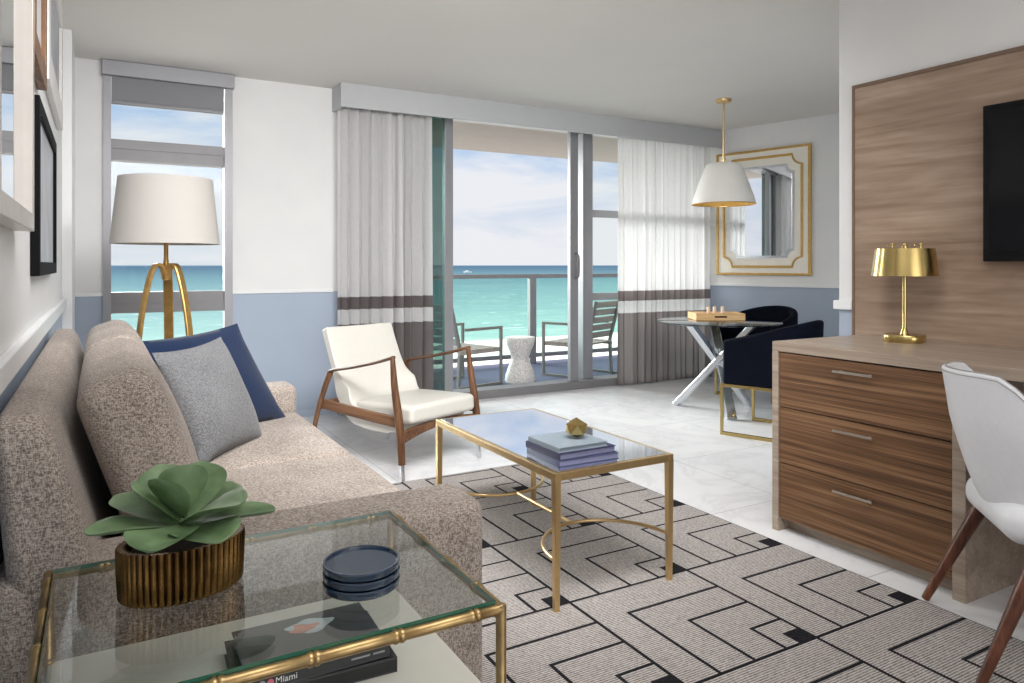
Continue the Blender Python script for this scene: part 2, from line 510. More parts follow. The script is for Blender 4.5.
# ------------------------------------------------------------------ setting
struct('floor', box(BM(), -.4, 7.2, -3.2, 5.80, -.1, 0), M['floor'])
struct('ceiling', box(BM(), -.4, 7.2, -3.2, 5.95, C, C+.12), M['ceiling'])
struct('wall_left', box(BM(), XL-.15, XL, -3.2, 5.95, 0, C), M['wall'])
struct('wall_front', box(BM(), -.4, 7.2, -3.3, -3.15, 0, C), M['wall'])
b = BM()                                   # window wall with the two openings
box(b, XL, .03, YB, YB+.2, 0, C); box(b, .865, 2.30, YB, YB+.2, 0, C)
box(b, .03, .865, YB, YB+.2, 0, .25); box(b, 2.30, 5.75, YB+.02, YB+.2, 2.53, C)
struct('wall_back', b, M['wall'])
struct('wall_right', box(BM(), XR, XR+.18, -3.2, 2.40, 0, C), M['wall'])
b = BM(); box(b, XR+.18, 7.2, 2.25, 2.40, 0, C); struct('wall_alcove', b, M['wall'])
nrm = Vector((-NKD.y, NKD.x))              # away from the room
if nrm.x < 0: nrm = -nrm
p0 = NK0-NKD*.3; p1 = NK0+NKD*3.6
b = BM(); prism(b, [tuple(p0), tuple(p1), tuple(p1+nrm*.15), tuple(p0+nrm*.15)], 0, C)
struct('wall_nook', b, M['wall'])
struct('trim_1', box(BM(), XL-.001, XL+.05, 5.06, YB+.01, 0, C), M['trim'])          # white pilaster in the corner
# chair rails
struct('trim_2', box(BM(), XL-.001, XL+.022, -3.1, 5.06, .925, .985, .006), M['trim'])
b = BM(); box(b, XL+.05, .03, YB-.015, YB+.01, .965, .992, .004); struct('trim_3', b, M['trim'])
b = BM(); box(b, .865, 1.62, YB-.015, YB+.01, .965, .992, .004); struct('trim_4', b, M['trim'])
b = BM(); q0 = NK0; q1 = NK0+NKD*3.5
prism(b, [tuple(q0-nrm*.018), tuple(q1-nrm*.018), tuple(q1+nrm*.01), tuple(q0+nrm*.01)], .965, .992); struct('trim_5', b, M['trim'])
struct('trim_6', box(BM(), XR-.022, XR+.2, YW+.005, 2.42, .955, 1.0, .004), M['trim'])
# valance / soffit over the glass wall
struct('trim_7', box(BM(), 1.614, 5.66, 5.475, 5.50, 2.394, C, .002), M['valance'])
struct('trim_8', box(BM(), 1.614, 1.64, 5.50, YB, 2.394, C), M['valance'])
# baseboards
struct('baseboard_left', box(BM(), XL, XL+.015, -3.1, 5.06, 0, .1), M['trim'])
struct('baseboard_back', box(BM(), .865, 1.65, YB-.012, YB, 0, .06), M['wall'])

# wood wall panel
b = BM(); box(b, XR-.02, XR-.001, -3.1, YW-.012, .0, 2.055); wp = struct('wall_panel', b, M['panel'])
b = BM(); box(b, XR-.026, XR, YW-.012, YW, 0, 2.072); box(b, XR-.026, XR, -3.1, YW-.012, 2.055, 2.072)
struct('trim', b, M['panel_edge'], wp)

# --- left window
w1 = struct('window_1', box(BM(), .03, .078, YB-.03, YB+.06, .25, 2.48), M['alu'])
b = BM(); box(b, .809, .865, YB-.03, YB+.06, .25, 2.48); struct('jamb', b, M['alu'], w1)
b = BM(); box(b, .078, .809, YB+.0, YB+.10, 1.905, 2.05); box(b, .078, .809, YB-.012, YB, 1.985, 2.05); struct('transom', b, M['alu_dark'], w1)
b = BM(); box(b, .078, .809, YB+.0, YB+.10, .845, .99); box(b, .078, .809, YB-.012, YB, .845, .905); struct('transom', b, M['alu_dark'], w1)
b = BM(); box(b, .078, .809, YB-.03, YB+.12, .25, .32); struct('sill', b, M['alu'], w1)
for z0, z1 in ((2.05, 2.48), (.99, 1.905), (.32, .845)):
    b = BM(); box(b, .078, .809, YB+.045, YB+.055, z0, z1); struct('pane', b, M['door_glass'], w1)
rs = thing('roller_shade', 'grey roller shade in its headbox, almost fully raised over the narrow window', 'blind', (.44, YB-.03, 2.29))
b = BM(); box(b, .022, .872, YB-.075, YB-.001, 2.475, C-.002, .004); obj('headbox', shift(b, rs.location), M['alu'], rs)
b = BM(); box(b, .08, .806, YB-.028, YB-.022, 2.305, 2.476); obj('shade_cloth', shift(b, rs.location), M['shade_fabric'], rs)
b = BM(); box(b, .08, .806, YB-.035, YB-.015, 2.285, 2.31, .004); obj('hem_bar', shift(b, rs.location), M['alu_dark'], rs)

# --- sliding door to the balcony
d1 = struct('door_1', box(BM(), 2.30, 5.60, YB-.035, YB+.15, -.06, .075, .004), M['alu_dark'])
def dpart(name, x0, x1, y0, y1, z0, z1, m): 
    b = BM(); box(b, x0, x1, y0, y1, z0, z1, .003); return struct(name, b, m, d1)
dpart('head_rail', 2.30, 5.60, YB-.03, YB+.15, 2.46, 2.53, M['alu'])
dpart('stile', 2.595, 2.672, YB+.0, YB+.06, .075, 2.46, M['alu'])
dpart('stile', 2.30, 2.36, YB+.0, YB+.06, .075, 2.46, M['alu'])
b = BM(); box(b, 2.36, 2.595, YB+.025, YB+.035, .075, 2.46); struct('pane', b, M['tint_glass'], d1)
b = BM(); box(b, 2.36, 2.66, YB+.1, YB+.11, .075, 2.46); struct('pane', b, M['tint_glass'], d1)
st = dpart('stile', 3.895, 3.985, YB+.0, YB+.05, .075, 2.46, M['alu'])
b = BM(); sweep(b, smooth_path([(3.952, YB, 1.29), (3.952, YB-.045, 1.26), (3.952, YB-.05, 1.17), (3.952, YB-.045, 1.08), (3.952, YB, 1.05)], 5), rect(.028, .016, .004), fixed_up=(1, 0, 0))
struct('handle', b, M['alu_dark'], st)
dpart('stile', 4.085, 4.20, YB+.06, YB+.15, .075, 2.46, M['alu'])
dpart('stile', 5.50, 5.60, YB+.06, YB+.15, .075, 2.46, M['alu'])
dpart('transom', 4.20, 5.50, YB+.07, YB+.14, 1.65, 1.72, M['alu'])
dpart('transom', 4.20, 5.50, YB+.07, YB+.14, .835, .905, M['alu'])
for z0, z1 in ((1.72, 2.46), (.905, 1.65), (.075, .835)):
    b = BM(); box(b, 4.20, 5.50, YB+.10, YB+.11, z0, z1); struct('pane', b, M['door_glass'], d1)
b = BM(); box(b, 3.985, 4.085, YB+.02, YB+.03, .075, 2.46); struct('pane', b, M['door_glass'], d1)
struct('trim_9', box(BM(), 5.60, 5.80, YB+.02, YB+.2, 0, 2.43), M['wall'])

# --- balcony and beyond
struct('floor_balcony', box(BM(), 1.3, 8.0, 5.91, 7.75, -.2, -.02), M['balcony_floor'])
struct('ceiling_balcony', box(BM(), 1.3, 8.6, 5.92, 7.85, 2.56, 2.75), M['balcony_ceiling'])
struct('ground_beach', box(BM(), -900, 1500, 12, 270, -25.4, -25), M['sand'])
b = BM(); box(b, -30000, 40000, 225, 60000, -26.0, -24.9); so = struct('sea', b, M['sea']); so['kind'] = 'structure'

# railing
rl = thing('balcony_railing', 'grey metal balcony railing with clear glass panels facing the sea', 'railing', (4.5, 7.62, -.02))
L = rl.location
b = BM(); box(b, 1.35, 7.95, 7.58, 7.66, 1.02, 1.07, .004); obj('top_rail', shift(b, L), M['alu_dark'], rl)
b = BM(); box(b, 1.35, 7.95, 7.60, 7.64, .05, .10, .004); obj('bottom_rail', shift(b, L), M['alu_dark'], rl)
px = [1.38, 2.98, 4.62, 6.26, 7.90]
for x in px:
    b = BM(); box(b, x-.045, x+.045, 7.585, 7.655, -.02, 1.02, .004); obj('post', shift(b, L), M['alu_dark'], rl)
for x0, x1 in zip(px, px[1:]):
    b = BM(); box(b, x0+.045, x1-.045, 7.615, 7.625, .10, 1.02); obj('glass_panel', shift(b, L), M['rail_glass'], rl)

# patio chairs (facing -Y in their own frame)
def patio_chair(name, label, loc, rz):
    t = thing(name, label, 'chair', loc, rz, 'slatted patio chairs on the balcony')
    for s in (-1, 1):
        x = s*.29
        b = BM(); sweep(b, [(x, .30, .01), (x, -.28, .01), (x, -.28, .57), (x, .20, .57)], rect(.028, .028, .003), fixed_up=(1, 0, 0))
        obj('arm_frame', b, M['patio_frame'], t)
        b = BM(); sweep(b, [(x*.86, .26, .0), (x*.86, .24, .38), (x*.86, .36, .82)], rect(.04, .028, .003), fixed_up=(1, 0, 0))
        obj('rear_leg', b, M['patio_frame'], t)
    b = BM()
    for i in range(6):
        y = -.27+i*.09; box(b, -.275, .275, y, y+.075, .35+.0*i, .37, .003)
    box(b, -.275, -.25, -.27, .26, .325, .352); box(b, .25, .275, -.27, .26, .325, .352)
    obj('seat', b, M['patio_slat'], t)
    b = BM()
    for i in range(5):
        z = .42+i*.082; y = .235+(z-.38)*.27
        sweep(b, [(-.24, y+.0, z+.03), (.24, y+.0, z+.03)], rect(.066, .016, .002), fixed_up=(0, .27, 1))
    obj('backrest', b, M['patio_slat'], t)
    return t
pc = patio_chair('patio_chair', 'grey slatted patio chair left of the white drum table, partly behind the door jamb', (3.20, 6.66, -.02), R(106))
dup(pc, (4.60, 6.58, -.02), R(203.6), 'grey slatted patio chair right of the white drum table, behind the door stile')
b = BM(); lathe(b, [(.150, 0), (.158, .02), (.15, .07), (.125, .15), (.092, .225), (.09, .25), (.11, .31), (.14, .38), (.152, .44), (.15, .46), (.135, .463)], 48)
def drum_mat():
    m, nt, bs = new_mat('pebbled_ceramic')
    v = N(nt, 'ShaderNodeTexVoronoi'); v.inputs['Scale'].default_value = 55
    nt.links.new(COORD(nt), v.inputs['Vector'])
    nt.links.new(RAMP(nt, v.outputs['Distance'], [(.1, srgb(244, 241, 237)), (.7, srgb(206, 200, 195))]), bs.inputs['Base Color'])
    bs.inputs['Roughness'].default_value = .7
    BUMP(nt, bs, v.outputs['Distance'], -.6, .01)
    return m
o = obj('drum_table', b, drum_mat(), None, smooth=True); o.location = (3.77, 6.45, -.02)
tag(o, 'white pebbled hourglass side table standing on the balcony between the chairs', 'side table')
# distant boat
bt = thing('motor_boat', 'tiny white boat far out near the horizon, seen through the balcony door', 'boat', (1130, 2300, -24.9))
b = BM(); prism(b, [(-14, -3), (10, -3), (16, 0), (10, 3), (-14, 3)], 0, 3.2); obj('hull', b, M['trim'], bt)
b = BM(); box(b, -8, 3, -2, 2, 3.2, 6.5, .3); obj('cabin', b, M['trim'], bt)

# ------------------------------------------------------------------ curtains
def curtain(x0, x1, y, z0, z1, nf, label, seed, amp=.045, flare=0):
    rnd = random.Random(seed)
    b = BM(); nu = nf*12; nv = 26
    ph = [rnd.uniform(-.25, .25) for _ in range(nf+2)]; am = [rnd.uniform(.75, 1.2) for _ in range(nf+2)]
    g = []
    for j in range(nv+1):
        t = j/nv; z = z0+(z1-z0)*t; row = []
        for i in range(nu+1):
            s = i/nu*nf; k = int(s)
            a = am[k]*(1-(s-k))+am[k+1]*(s-k); p = ph[k]*(1-(s-k))+ph[k+1]*(s-k)
            w = math.sin(2*PI*(s+p*(1-t)*1.0))
            w = math.copysign(abs(w)**.75, w)
            x = x0+(x1-x0)*i/nu+.012*math.sin(2*PI*2*(s+p))*(1-.5*t)
            yy = y+amp*a*w*(1-.35*t)+.012*math.sin(s*1.7+seed+t*2)*(1-t)
            row.append(b.verts.new((x, yy, z)))
        g.append(row)
    for j in range(nv):
        for i in range(nu):
            b.faces.new((g[j][i], g[j][i+1], g[j+1][i+1], g[j+1][i]))
    o = obj('curtain', b, M['curtain'], None, smooth=80)
    return tag(o, label, 'curtain')
curtain(1.625, 2.42, 5.60, .02, 2.44, 9, 'white pleated curtain with taupe lower band, behind the white lounge chair', 3)
curtain(4.37, 5.56, 5.60, .02, 2.44, 15, 'white pleated curtain with taupe lower band, beside the glass dining table', 8, .036)

# ------------------------------------------------------------------ sofa
sf = thing('sofa', 'beige tweed two-seat sofa with back and seat cushions along the left wall', 'sofa', (.33, 2.7, 0))
L = sf.location
def spart(name, bm, parent=sf): return obj(name, shift(bm, L), M['sofa'], parent, smooth=60)
for y in (1.71, 3.69):
    b = BM(); rbox(b, 1.02, .2, .545, .035, 6, 4, mat=Matrix.Translation((.335, y, .3225)))
    spart('arm', b)
# leaning back: extruded side profile
def back_def(p, u):
    t = (p.z+.3)/.6
    p.x += -(.10+.055*u[0])*max(0, t)**1.1
    return p
b = BM(); rbox(b, .2, 2.18, .60, .05, 6, 4, deform=back_def, mat=Matrix.Translation((-.03, 2.70, .60))); spart('back', b)
b = BM(); box(b, -.14, .80, 1.80, 3.60, .08, .30, .02); spart('base', b)
for y0, y1 in ((1.81, 2.695), (2.705, 3.59)):
    def puff(p, u):
        p.z += .016*(1-u[0]**2)*(1-u[1]**2)*(1 if p.z > 0 else 0); return p
    b = BM(); rbox(b, .78, y1-y0, .17, .035, 8, 4, deform=puff, mat=Matrix.Translation((.46, (y0+y1)/2, .385))); spart('seat_cushion', b)
for y0, y1 in ((1.82, 2.695), (2.705, 3.58)):
    def puffb(p, u):
        p.x += .03*(1-u[2]**2)*(1-u[1]**2)*(1 if p.x > 0 else -.3)
        return p
    mt = Matrix.Translation((.105, (y0+y1)/2, .70)) @ Matrix.Rotation(R(-19), 4, 'Y')
    b = BM(); rbox(b, .17, y1-y0, .50, .06, 8, 5, deform=puffb, mat=mt); spart('back_cushion', b)
for x in (-.1, .78):
    for y in (1.7, 3.7):
        b = BM(); lathe(b, [(.018, .0115), (.026, .055)], 14, (x, y, 0)); obj('leg', shift(b, L), M['walnut_dark'], sf, smooth=True)

def pillow(name, label, BL, BR, TR, TL, T, mat, seam=True):
    BL, BR, TR, TL = map(Vector, (BL, BR, TR, TL))
    c = (BL+BR+TR+TL)/4
    nr = ((BR-BL).cross(TL-BL)).normalized()
    n = 22; b = BM()
    sides = []
    for sg in (1, -1):
        g = []
        for i in range(n+1):
            row = []
            for j in range(n+1):
                u, v = -1+2*i/n, -1+2*j/n
                uu = u*(1-.075*(1-v*v)); vv = v*(1-.075*(1-u*u))
                a, d = (uu+1)/2, (vv+1)/2
                p = BL*(1-a)*(1-d)+BR*a*(1-d)+TR*a*d+TL*(1-a)*d
                h = T*(max(0, 1-abs(u)**2.2)**.55)*(max(0, 1-abs(v)**2.2)**.55)
                h *= 1+.05*math.sin(5*u+3*v)
                row.append(b.verts.new(p+nr*h*sg-c))
            g.append(row)
        for i in range(n):
            for j in range(n):
                f = (g[i][j], g[i+1][j], g[i+1][j+1], g[i][j+1])
                b.faces.new(f if sg > 0 else f[::-1])
    bmesh.ops.remove_doubles(b, verts=b.verts[:], dist=1e-5)
    t = obj(name, b, mat, None, smooth=80); t.location = c
    return tag(t, label, 'pillow', 'throw pillows on the sofa')
pillow('throw_pillow', 'square grey linen throw pillow leaning in front of the navy one on the sofa',
       (.315, 2.74, .475), (.59, 3.09, .465), (.44, 3.20, .885), (.165, 2.86, .87), .085, M['pillow_grey'])
pillow('throw_pillow', 'navy blue throw pillow behind the grey one on the sofa by the far arm',
       (.30, 3.12, .475), (.765, 3.46, .465), (.55, 3.49, .915), (.09, 3.15, .885), .075, M['pillow_navy'])

# ------------------------------------------------------------------ end table (gold bamboo, glass top)
ET = dict(x0=-.075, x1=.558, y0=1.015, y1=1.515, z=.645)
et = thing('end_table', 'gold bamboo-style end table with glass top and ivory lower shelf, beside the sofa arm', 'table', (.24, 1.265, 0))
L = et.location
def bamboo(b, p0, p1, r, step=.155, off=.08):
    p0, p1 = Vector(p0), Vector(p1); d = (p1-p0); ln = d.length; d.normalize()
    pts, sc_ = [p0], [1]
    s = off
    while s < ln-.03:
        for ds, k in ((-.010, 1), (-.007, 1.24), (-.002, 1.24), (0, 1.04), (.002, 1.24), (.007, 1.24), (.010, 1)):
            pts.append(p0+d*(s+ds)); sc_.append(k)
        s += step
    pts.append(p1); sc_.append(1)
    tube(b, pts, r, 12, sc_)
r_ = .0085; z = ET['z']-.0125
for a, c_ in (((ET['x0'], ET['y0']), (ET['x1'], ET['y0'])), ((ET['x0'], ET['y1']), (ET['x1'], ET['y1'])),
              ((ET['x0'], ET['y0']), (ET['x0'], ET['y1'])), ((ET['x1'], ET['y0']), (ET['x1'], ET['y1']))):
    b = BM(); bamboo(b, (*a, z), (*c_, z), r_, .125, .085); obj('top_rail', shift(b, L), M['old_gold'], et, smooth=40)
for x in (ET['x0'], ET['x1']):
    for y in (ET['y0'], ET['y1']):
        b = BM(); bamboo(b, (x, y, .0115), (x, y, ET['z']-.006), r_, .16, .155); obj('leg', shift(b, L), M['old_gold'], et, smooth=40)
b = BM(); box(b, ET['x0']+.007, ET['x1']-.007, ET['y0']+.007, ET['y1']-.007, ET['z']-.008, ET['z'], 0)
g = obj('glass_top', shift(b, L), M['table_glass'], et)
g.data.materials.append(M['glass_edge'])
for p in g.data.polygons:
    if abs(p.normal.z) < .5: p.material_index = 1
b = BM(); box(b, ET['x0']-.002, ET['x1']+.002, ET['y0']-.002, ET['y1']+.002, .455, .48, .003); obj('shelf', shift(b, L), M['shelf_white'], et)

# planter + succulent
PC = Vector((.122, 1.318, ET['z']+.0005))
pt = thing('potted_succulent', 'green rosette succulent in a fluted bronze oval pot on the glass end table', 'plant', PC, R(8))
def oval(t, r, z):
    fl = 1+.065*(abs(math.sin(t*25))-.6)
    return fl
b = BM(); lathe(b, [(.090, 0), (.094, .004), (.096, .04), (.097, .080), (.096, .084), (.087, .084), (.085, .07)], 300, fn=oval)
for v in b.verts: v.co.y *= .72
obj('pot', b, M['bronze'], pt, smooth=50)
b = BM(); lathe(b, [(.08, .066), (.08, .072), (.05, .075)], 40)
for v in b.verts: v.co.y *= .72
obj('soil', b, M['soil'], pt)
def leaf(ang, ln, wd, tilt, base_z, curl, cup=.18):
    b = BM(); nu, nv = 22, 12; top = []
    ca, sa = math.cos(ang), math.sin(ang)
    for sg in (1, -1):
        g = []
        for i in range(nu+1):
            t = 1-(1-i/nu)**2
            w = wd*(.2+.8*math.sin(PI/2*min(1, t/.62))**1.3)*max(.0, 1-max(0, (t-.58)/.42)**2.2)**.5
            row = []
            for j in range(nv+1):
                s = -1+2*j/nv
                rr = ln*t
                el = tilt+curl*t
                h = math.sin(el)*rr
                rad = math.cos(el)*rr
                x = rad; y = w*s
                hh = h+cup*(w*s)**2/wd+.005*math.sin(3*s+ang)*t*w/wd+sg*.0022*(1-s*s)**.5
                px_ = x*ca-y*sa; py_ = x*sa+y*ca
                row.append(b.verts.new((px_, py_, base_z+hh)))
            g.append(row)
        for i in range(nu):
            for j in range(nv):
                f = (g[i][j], g[i+1][j], g[i+1][j+1], g[i][j+1]); b.faces.new(f if sg > 0 else f[::-1])
    bmesh.ops.remove_doubles(b, verts=b.verts[:], dist=1e-5)
    return obj('leaf', b, M['leaf'], pt, smooth=70)
for ang, ln, wd, tl, bz, cu in (
        (182, .155, .040, 16, .092, -10), (345, .158, .038, 9, .092, -8), (285, .125, .058, 8, .09, -9), (235, .138, .056, 12, .094, -12),
        (30, .13, .050, 24, .094, -8), (95, .13, .05, 28, .094, -8), (140, .135, .05, 26, .094, -8),
        (318, .118, .056, 27, .100, -12), (168, .112, .052, 44, .100, -4), (50, .118, .055, 48, .100, -6), (112, .115, .055, 52, .100, -4),
        (215, .095, .040, 48, .108, 6), (262, .088, .040, 78, .112, 4)):
    leaf(R(ang), ln*.93, wd*.97, R(tl+3), bz+.009, R(cu))

# stack of navy dishes
pos = (.382, 1.178)
for k, lab in enumerate(('bottommost navy lacquer coaster dish of the stack on the glass end table', 'middle navy lacquer coaster dish of the stack on the glass end table', 'topmost navy lacquer coaster dish with raised rim on the glass end table')):
    b = BM(); z0 = .0
    h = .0145
    lathe(b, [(.056, 0), (.060, .001), (.0625, .004), (.0625, h-.004), (.0635, h-.002), (.062, h), (.0595, h-.0005), (.058, h-.004), (.03, h-.0045)], 56)
    o = obj('coaster_dish', b, M['navy_ceramic'], None, smooth=50)
    o.location = (pos[0], pos[1], ET['z']+.0004+k*(h+.0002)); tag(o, lab, 'dish', 'navy dishes on the end table')

def text(body, size, parent, mat, loc, rot, name='lettering', ext=.0003):
    cu = bpy.data.curves.new(name, 'FONT'); cu.body = body; cu.size = size; cu.extrude = ext
    cu.materials.append(mat)
    tmp = bpy.data.objects.new(name, cu); COL.objects.link(tmp)
    bpy.context.view_layer.update()
    me = bpy.data.meshes.new_from_object(tmp.evaluated_get(bpy.context.evaluated_depsgraph_get()))
    bpy.data.objects.remove(tmp)
    me.materials.clear(); me.materials.append(mat)
    o = bpy.data.objects.new(name, me); COL.objects.link(o); o.parent = parent; o.location = loc; o.rotation_euler = rot
    return o
def book(name, label, loc, rz, sx, sy, h, cover, group, pages=M['pages'], spine='-y'):
    t = thing(name, label, 'book', loc, rz, group)
    c = .0025
    b = BM(); box(b, -sx/2, sx/2, -sy/2, sy/2, 0, c); box(b, -sx/2, sx/2, -sy/2, sy/2, h-c, h)
    if spine == '-y': box(b, -sx/2, sx/2, -sy/2, -sy/2+c, c, h-c)
    else: box(b, -sx/2, -sx/2+c, -sy/2, sy/2, c, h-c)
    obj('cover', b, cover, t, bev=.0008)
    b = BM(); box(b, -sx/2+.004, sx/2-.004, -sy/2+.003, sy/2-.004, c, h-c); obj('pages', b, pages, t)
    return t
bz = .4804
b1 = book('book', 'plain black hardback lying at the bottom of the pair on the ivory shelf', (.322, 1.285, bz), R(-2.5), .26, .19, .026, M['book_black'], 'black books on the end table shelf')
b2 = book('book', 'charcoal illustrated book with Miami on its spine, upper of the pair on the ivory shelf', (.321, 1.2775, bz+.0262), R(0), .232, .172, .024, M['book_dark'], 'black books on the end table shelf')
text('Miami', .0145, b2, M['ink_white'], (-.076, -.0866, .0072), (PI/2, 0, 0))
for ex, em in ((-.083, M['ink_pink']), (-.096, M['ink_grey'])):
    b = BM(); lathe(b, [(.005, 0), (.005, .0006)], 24)
    for v in b.verts: v.co = Vector((ex+v.co.x, -.0861-v.co.z, .012+v.co.y))
    obj('emblem', b, em, b2)
b = BM(); box(b, .048, .080, -.0866, -.0861, .0105, .0135); obj('spine_print', b, M['ink_grey'], b2)
b = BM(); box(b, .086, .106, -.0866, -.0861, .0105, .0135); obj('spine_print', b, M['ink_grey'], b2)
text('N', .02, b2, M['ink_white'], (-.098, -.080, .0243), (0, 0, 0))
b = BM(); lathe(b, [(.019, .0240), (.019, .0244)], 36, (-.086, -.02, 0)); obj('cover_print', b, M['book_black'], b2)
zz = .0242
b = BM(); prism(b, [(.012+.04*math.cos(t*.3)*(1+.25*math.sin(t*.9)), .04+.024*math.sin(t*.3)*(1+.2*math.cos(t*1.2))) for t in range(21)], zz-.0003, zz+.0003); obj('cover_print', b, M['ink_sky'], b2)
b = BM(); prism(b, [(.0+.024*math.cos(t*.3)*(1+.3*math.sin(t*1.2)), .036+.015*math.sin(t*.3)*(1+.3*math.cos(t*.9))) for t in range(21)], zz+.0002, zz+.0006); obj('cover_print', b, M['ink_coral'], b2)

# ------------------------------------------------------------------ rug
b = BM(); box(b, -.1, RUG['x1'], .35, RUG['y1'], .0005, .011, .003)
tag(obj('area_rug', b, M['rug']), 'large beige rug with a black maze line pattern under the coffee table', 'rug')

# ------------------------------------------------------------------ coffee table
ct = thing('coffee_table', 'slim gold metal coffee table with mirrored top standing on the maze rug', 'table', (1.595, 2.545, .011))
cx, cy = .25, .485; H_ = .48-.011
s_ = .024
b = BM()
for sx in (-1, 1): box(b, sx*cx-s_/2, sx*cx+s_/2, -cy-s_/2, cy+s_/2, H_-.028, H_-.001, .002)
for sy in (-1, 1): box(b, -cx+s_/2, cx-s_/2, sy*cy-s_/2, sy*cy+s_/2, H_-.028, H_-.001, .002)
obj('top_frame', b, M['gold'], ct)
b = BM(); box(b, -cx+.006, cx-.006, -cy+.006, cy-.006, H_-.006, H_, 0); obj('mirror_top', b, M['table_mirror'], ct)
for sx in (-1, 1):
    for sy in (-1, 1):
        b = BM(); sweep(b, [(sx*cx, sy*cy, 0), (sx*cx, sy*cy, H_-.02)], rect(.026, .026, .002), [.72, 1], fixed_up=(1, 0, 0)); obj('leg', b, M['gold'], ct)
hz = .17
for sy in (-1, 1):
    pts = [(cx*math.cos(a), sy*(cy-.275*math.sin(a)), hz) for a in [PI*i/28 for i in range(29)]]
    b = BM(); tube(b, pts, .007, 10); obj('curved_stretcher', b, M['gold'], ct, smooth=True)
b = BM(); tube(b, [(0, -cy+.275, hz), (0, cy-.275, hz)], .007, 10); obj('straight_stretcher', b, M['gold'], ct, smooth=True)

TZ = .48
book('book', 'slate blue book lying at the bottom of the stack on the mirrored coffee table', (1.515, 2.215, TZ), R(-2), .252, .232, .021, M['book_blue'], 'books stacked on the coffee table', spine='-x')
book('book', 'navy blue book in the middle of the stack on the mirrored coffee table', (1.512, 2.222, TZ+.021), R(1), .246, .226, .023, M['book_navy'], 'books stacked on the coffee table', spine='-x')
book('book', 'pale grey-blue book on top of the stack, under the gold polyhedron', (1.50, 2.222, TZ+.044), R(0), .212, .208, .018, M['book_grey'], 'books stacked on the coffee table', pages=M['book_grey'], spine='-x')
b = BM(); bmesh.ops.create_icosphere(b, subdivisions=1, radius=.046)
rot = Matrix.Rotation(R(20), 4, 'X') @ Matrix.Rotation(R(31.7), 4, 'Y')
bmesh.ops.transform(b, matrix=Matrix.Rotation(R(25), 4, 'Z'), verts=b.verts[:])
mz = -.036
for v in b.verts: v.co.z = max(v.co.z*.86, mz)
bmesh.ops.remove_doubles(b, verts=b.verts[:], dist=1e-4)
o = obj('polyhedron_ornament', b, M['brass']); o.location = (1.535, 2.215, TZ+.062+.036)
tag(o, 'faceted gold polyhedron ornament sitting on the stacked coffee table books', 'ornament')

# ------------------------------------------------------------------ lounge chair
lc = thing('lounge_chair', 'white leather lounge chair with open walnut arms, between the sofa and the window', 'chair', (1.605, 4.14, 0), R(22.8))
def scoop():
    path = smooth_path([(.40, .80), (.34, .66), (.275, .52), (.215, .42), (.13, .365), (.0, .345), (-.13, .345), (-.25, .345)], 6)
    b = BM(); top, bot = [], []
    n = len(path); nv = 10
    for i, p in enumerate(path):
        t = i/(n-1)
        y, z = p.x, p.y
        q0, q1 = path[max(0, i-1)], path[min(n-1, i+1)]
        ty, tz = q1.x-q0.x, q1.y-q0.y; l = math.hypot(ty, tz); ty /= l; tz /= l
        ny, nz = tz, -ty      # towards the back / underside
        if ny*.5-nz < 0: ny, nz = -ny, -nz
        # half width: narrow back, flared at seat
        if t < .42: w = .268+.012*(t/.42)**2
        else: w = .275+.015*math.sin((t-.42)/.58*PI)
        th = .055+.055*min(1, max(0, (t-.25)/.35))
        if t > .9: th = .1
        rt, rb = [], []
        for j in range(nv+1):
            s = -1+2*j/nv
            e = (1-abs(s)**6)
            lift = .018*(s*s)*(1-t)                # gentle wrap on the back
            wl = .055*math.exp(-((t-.42)/.10)**2)*abs(s)**3   # small wing where back meets seat
            cy_, cz_ = y-ny*(lift+wl), z-nz*(lift+wl)
            rt.append(b.verts.new((w*s, cy_+ny*.012*(1-e), cz_+nz*.012*(1-e))))
            rb.append(b.verts.new((w*.97*s, y+ny*th, z+nz*th)))
        top.append(rt); bot.append(rb)
    for i in range(n-1):
        for j in range(nv):
            b.faces.new((top[i][j], top[i+1][j], top[i+1][j+1], top[i][j+1]))
            b.faces.new((bot[i][j], bot[i][j+1], bot[i+1][j+1], bot[i+1][j]))
        for j in (0, nv):
            b.faces.new((top[i][j], bot[i][j], bot[i+1][j], top[i+1][j]))
    for i in (0, n-1):
        for j in range(nv):
            b.faces.new((top[i][j], top[i][j+1], bot[i][j+1], bot[i][j]))
    return b
obj('shell', scoop(), M['leather'], lc, smooth=55, bev=.008)
b = BM(); rbox(b, .54, .47, .10, .028, 6, 4, deform=lambda p, u: Vector((p.x, p.y, p.z+(.014*(1-u[0]**2)*(1-u[1]**2) if p.z > 0 else 0))), mat=Matrix.Translation((0, -.105, .345)) @ Matrix.Rotation(R(-2), 4, 'X'))
obj('seat_cushion', b, M['leather'], lc, smooth=60)
